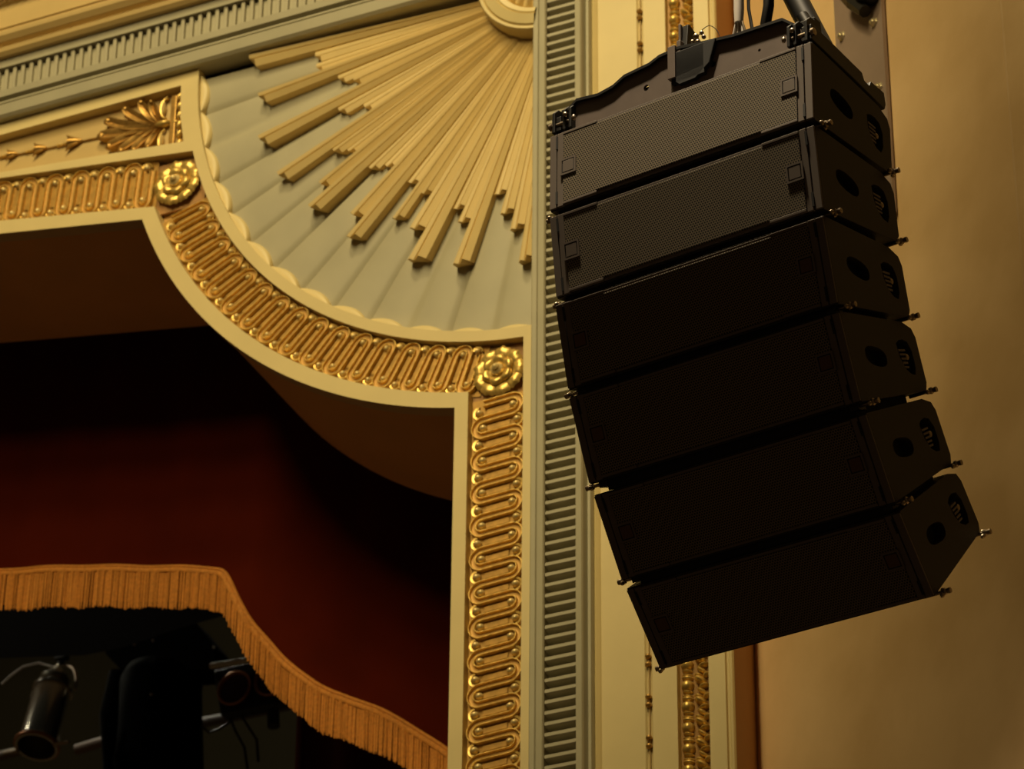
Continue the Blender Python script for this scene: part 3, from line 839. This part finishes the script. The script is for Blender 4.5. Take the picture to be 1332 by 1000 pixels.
# moving light, black, centre of the dark opening ------------------------------
Ym = 2.9
ml = thing('moving_light', tuple(at(210, 880, Ym)), 'big black moving stage light hanging in the dark opening', 'stage light')
mb = MB()
base = [at(150, 842, Ym), at(258, 812, Ym), at(290, 850, Ym), at(288, 876, Ym), at(170, 884, Ym), at(140, 852, Ym)]
mb.prism([[(p.x, p.z) for p in base]], Ym - .04, Ym + .10, XZ); child(mb, 'base', MATT, ml, bevel=.012)
mb = MB(); c1 = at(205, 872, Ym); c2 = at(202, 1010, Ym)
mb.tube([c1, at(204, 885, Ym), at(204, 930, Ym), at(203, 965, Ym), at(200, 995, Ym), at(198, 1030, Ym)], [.13, .155, .160, .165, .17, .12], 20); child(mb, 'head', MATT, ml, smooth=True)
for x, y in ((146, 930), (246, 900)):
    mb = MB(); p = at(x, y, Ym); q = at(x + 4, 1010, Ym); o_ = at(x + 8, 875, Ym)
    mb.tube([o_, p, q], [.04, .055, .05], 12); child(mb, 'yoke_arm', MATT, ml, smooth=True)
for x, y in ((199, 833), (197, 903), (278, 842), (175, 838)):
    mb = MB(); mb.ell(tuple(at(x, y, Ym - .17)), (.006, .006, .006)); child(mb, 'screw', PIN, ml, smooth=True)
# twin floodlight
Yf = 2.4
fl = thing('twin_floodlight', tuple(at(330, 890, Yf)), 'dark housing with two round copper rimmed lenses beside the fringe', 'stage light')
mb = MB(); hb = [at(277, 872, Yf), at(400, 845, Yf), at(405, 905, Yf), at(286, 930, Yf)]
mb.prism([[(p.x, p.z) for p in hb]], Yf, Yf + .06, XZ); child(mb, 'housing', BLKM, fl, bevel=.008)
for x, y in ((306, 896), (354, 884)):
    c = at(x, y, Yf - .002)
    mb = MB(); mb.lathe([(-.01, .070), (.012, .076), (.016, .072), (.012, .066), (-.004, .062)], c, (0, -1, 0), 32); child(mb, 'lens_rim', COPP, fl, smooth=True)
    mb = MB(); mb.lathe([(.0, .068), (.004, .04), (.006, 0)], c, (0, -1, 0), 24); child(mb, 'lens', mat('dark_red_gel', (.05, .014, .006), .25), fl, smooth=True)
mb = MB()
for pts in ([(300, 935), (306, 950), (318, 972), (322, 1000)], [(315, 932), (325, 948), (334, 962), (336, 990)], [(262, 944), (272, 952), (285, 948), (300, 938)]):
    mb.tube([at(x, y, Yf) for x, y in pts], .006, 6)
child(mb, 'lead', BLKM, fl, smooth=True)
mb = MB(); mb.tube([at(355, 925, Yf), at(356, 945, Yf)], .025, 12); child(mb, 'clamp', BLKM, fl, smooth=True)

# ------------------------------------------------------------------ light
def area(name, loc, target, size, energy, col, sy=None):
    l = bpy.data.lights.new(name, 'AREA'); l.energy = energy; l.color = col; l.size = size
    if sy: l.shape = 'RECTANGLE'; l.size_y = sy
    o = bpy.data.objects.new(name, l); COL.objects.link(o); o.location = loc
    o.rotation_euler = (Vector(target) - Vector(loc)).to_track_quat('-Z', 'Y').to_euler()
    return o
area('ceiling_lamp', (0.0, -3.6, 13.4), (-0.2, -0.2, 8.6), 0.7, 150, (1.0, 0.79, 0.37))
l = bpy.data.lights.new('added_array_spot', 'SPOT'); l.energy = 4300; l.color = (1.0, 0.80, 0.52)  # spot added to brighten the speaker column without reaching the walls
l.spot_size = R_(17); l.spot_blend = 0.6; l.shadow_soft_size = 0.15
o = bpy.data.objects.new('added_array_spot', l); COL.objects.link(o); o.location = (1.15, -3.85, 13.2)
o.rotation_euler = (Vector((1.42, -2.1, 7.3)) - o.location).to_track_quat('-Z', 'Y').to_euler()
for zz, en in ((12.6, .8), (14.8, 1.0), (17.2, 1.2), (20.5, 1.5)):      # front of house profile lamps, trimmed to the arch
    l = bpy.data.lights.new('profile_lamp', 'SPOT'); l.energy = 1700*en; l.color = (1.0, 0.79, 0.37)
    l.spot_size = R_(22); l.spot_blend = 0.45; l.shadow_soft_size = 0.8
    o = bpy.data.objects.new('profile_lamp', l); COL.objects.link(o); o.location = (-1.0, -14.0, zz)
    o.rotation_euler = (Vector((-1.1, 0, 9.25)) - o.location).to_track_quat('-Z', 'Y').to_euler()
area('stage_fill', (-4.5, 3.6, 11.5), (-3.0, 3.0, 8.7), 0.5, 34, (1.0, 0.93, 0.70))  # unseen fill added to lift the backdrop and hanging fixtures
area('glint_fill', (-5.2, 1.6, 10.6), (-3.3, 2.7, 8.8), 0.25, 15, (1.0, 0.9, 0.7))  # unseen light added to put glints on the lantern barrel
wd = bpy.data.worlds.new('hall'); S.world = wd; wd.use_nodes = True
wd.node_tree.nodes['Background'].inputs[0].default_value = (0.30, 0.175, 0.075, 1)
wd.node_tree.nodes['Background'].inputs[1].default_value = 0.105

# ------------------------------------------------------------------ camera object
cd = bpy.data.cameras.new('camera'); cam = bpy.data.objects.new('camera', cd); COL.objects.link(cam)
Mx = Matrix((rt, -dn, -fw)).transposed().to_4x4(); Mx.translation = CAM
cam.matrix_world = Mx
cd.sensor_width = 36; cd.lens = 4735.0/1332*36; cd.clip_end = 200
cd.dof.use_dof = True; cd.dof.focus_distance = 9.1; cd.dof.aperture_fstop = 6.3
S.camera = cam
S.view_settings.view_transform = 'Standard'; S.view_settings.look = 'None'
S.view_settings.exposure = -0.15; S.view_settings.gamma = 1.0; S.view_settings.use_curve_mapping = False
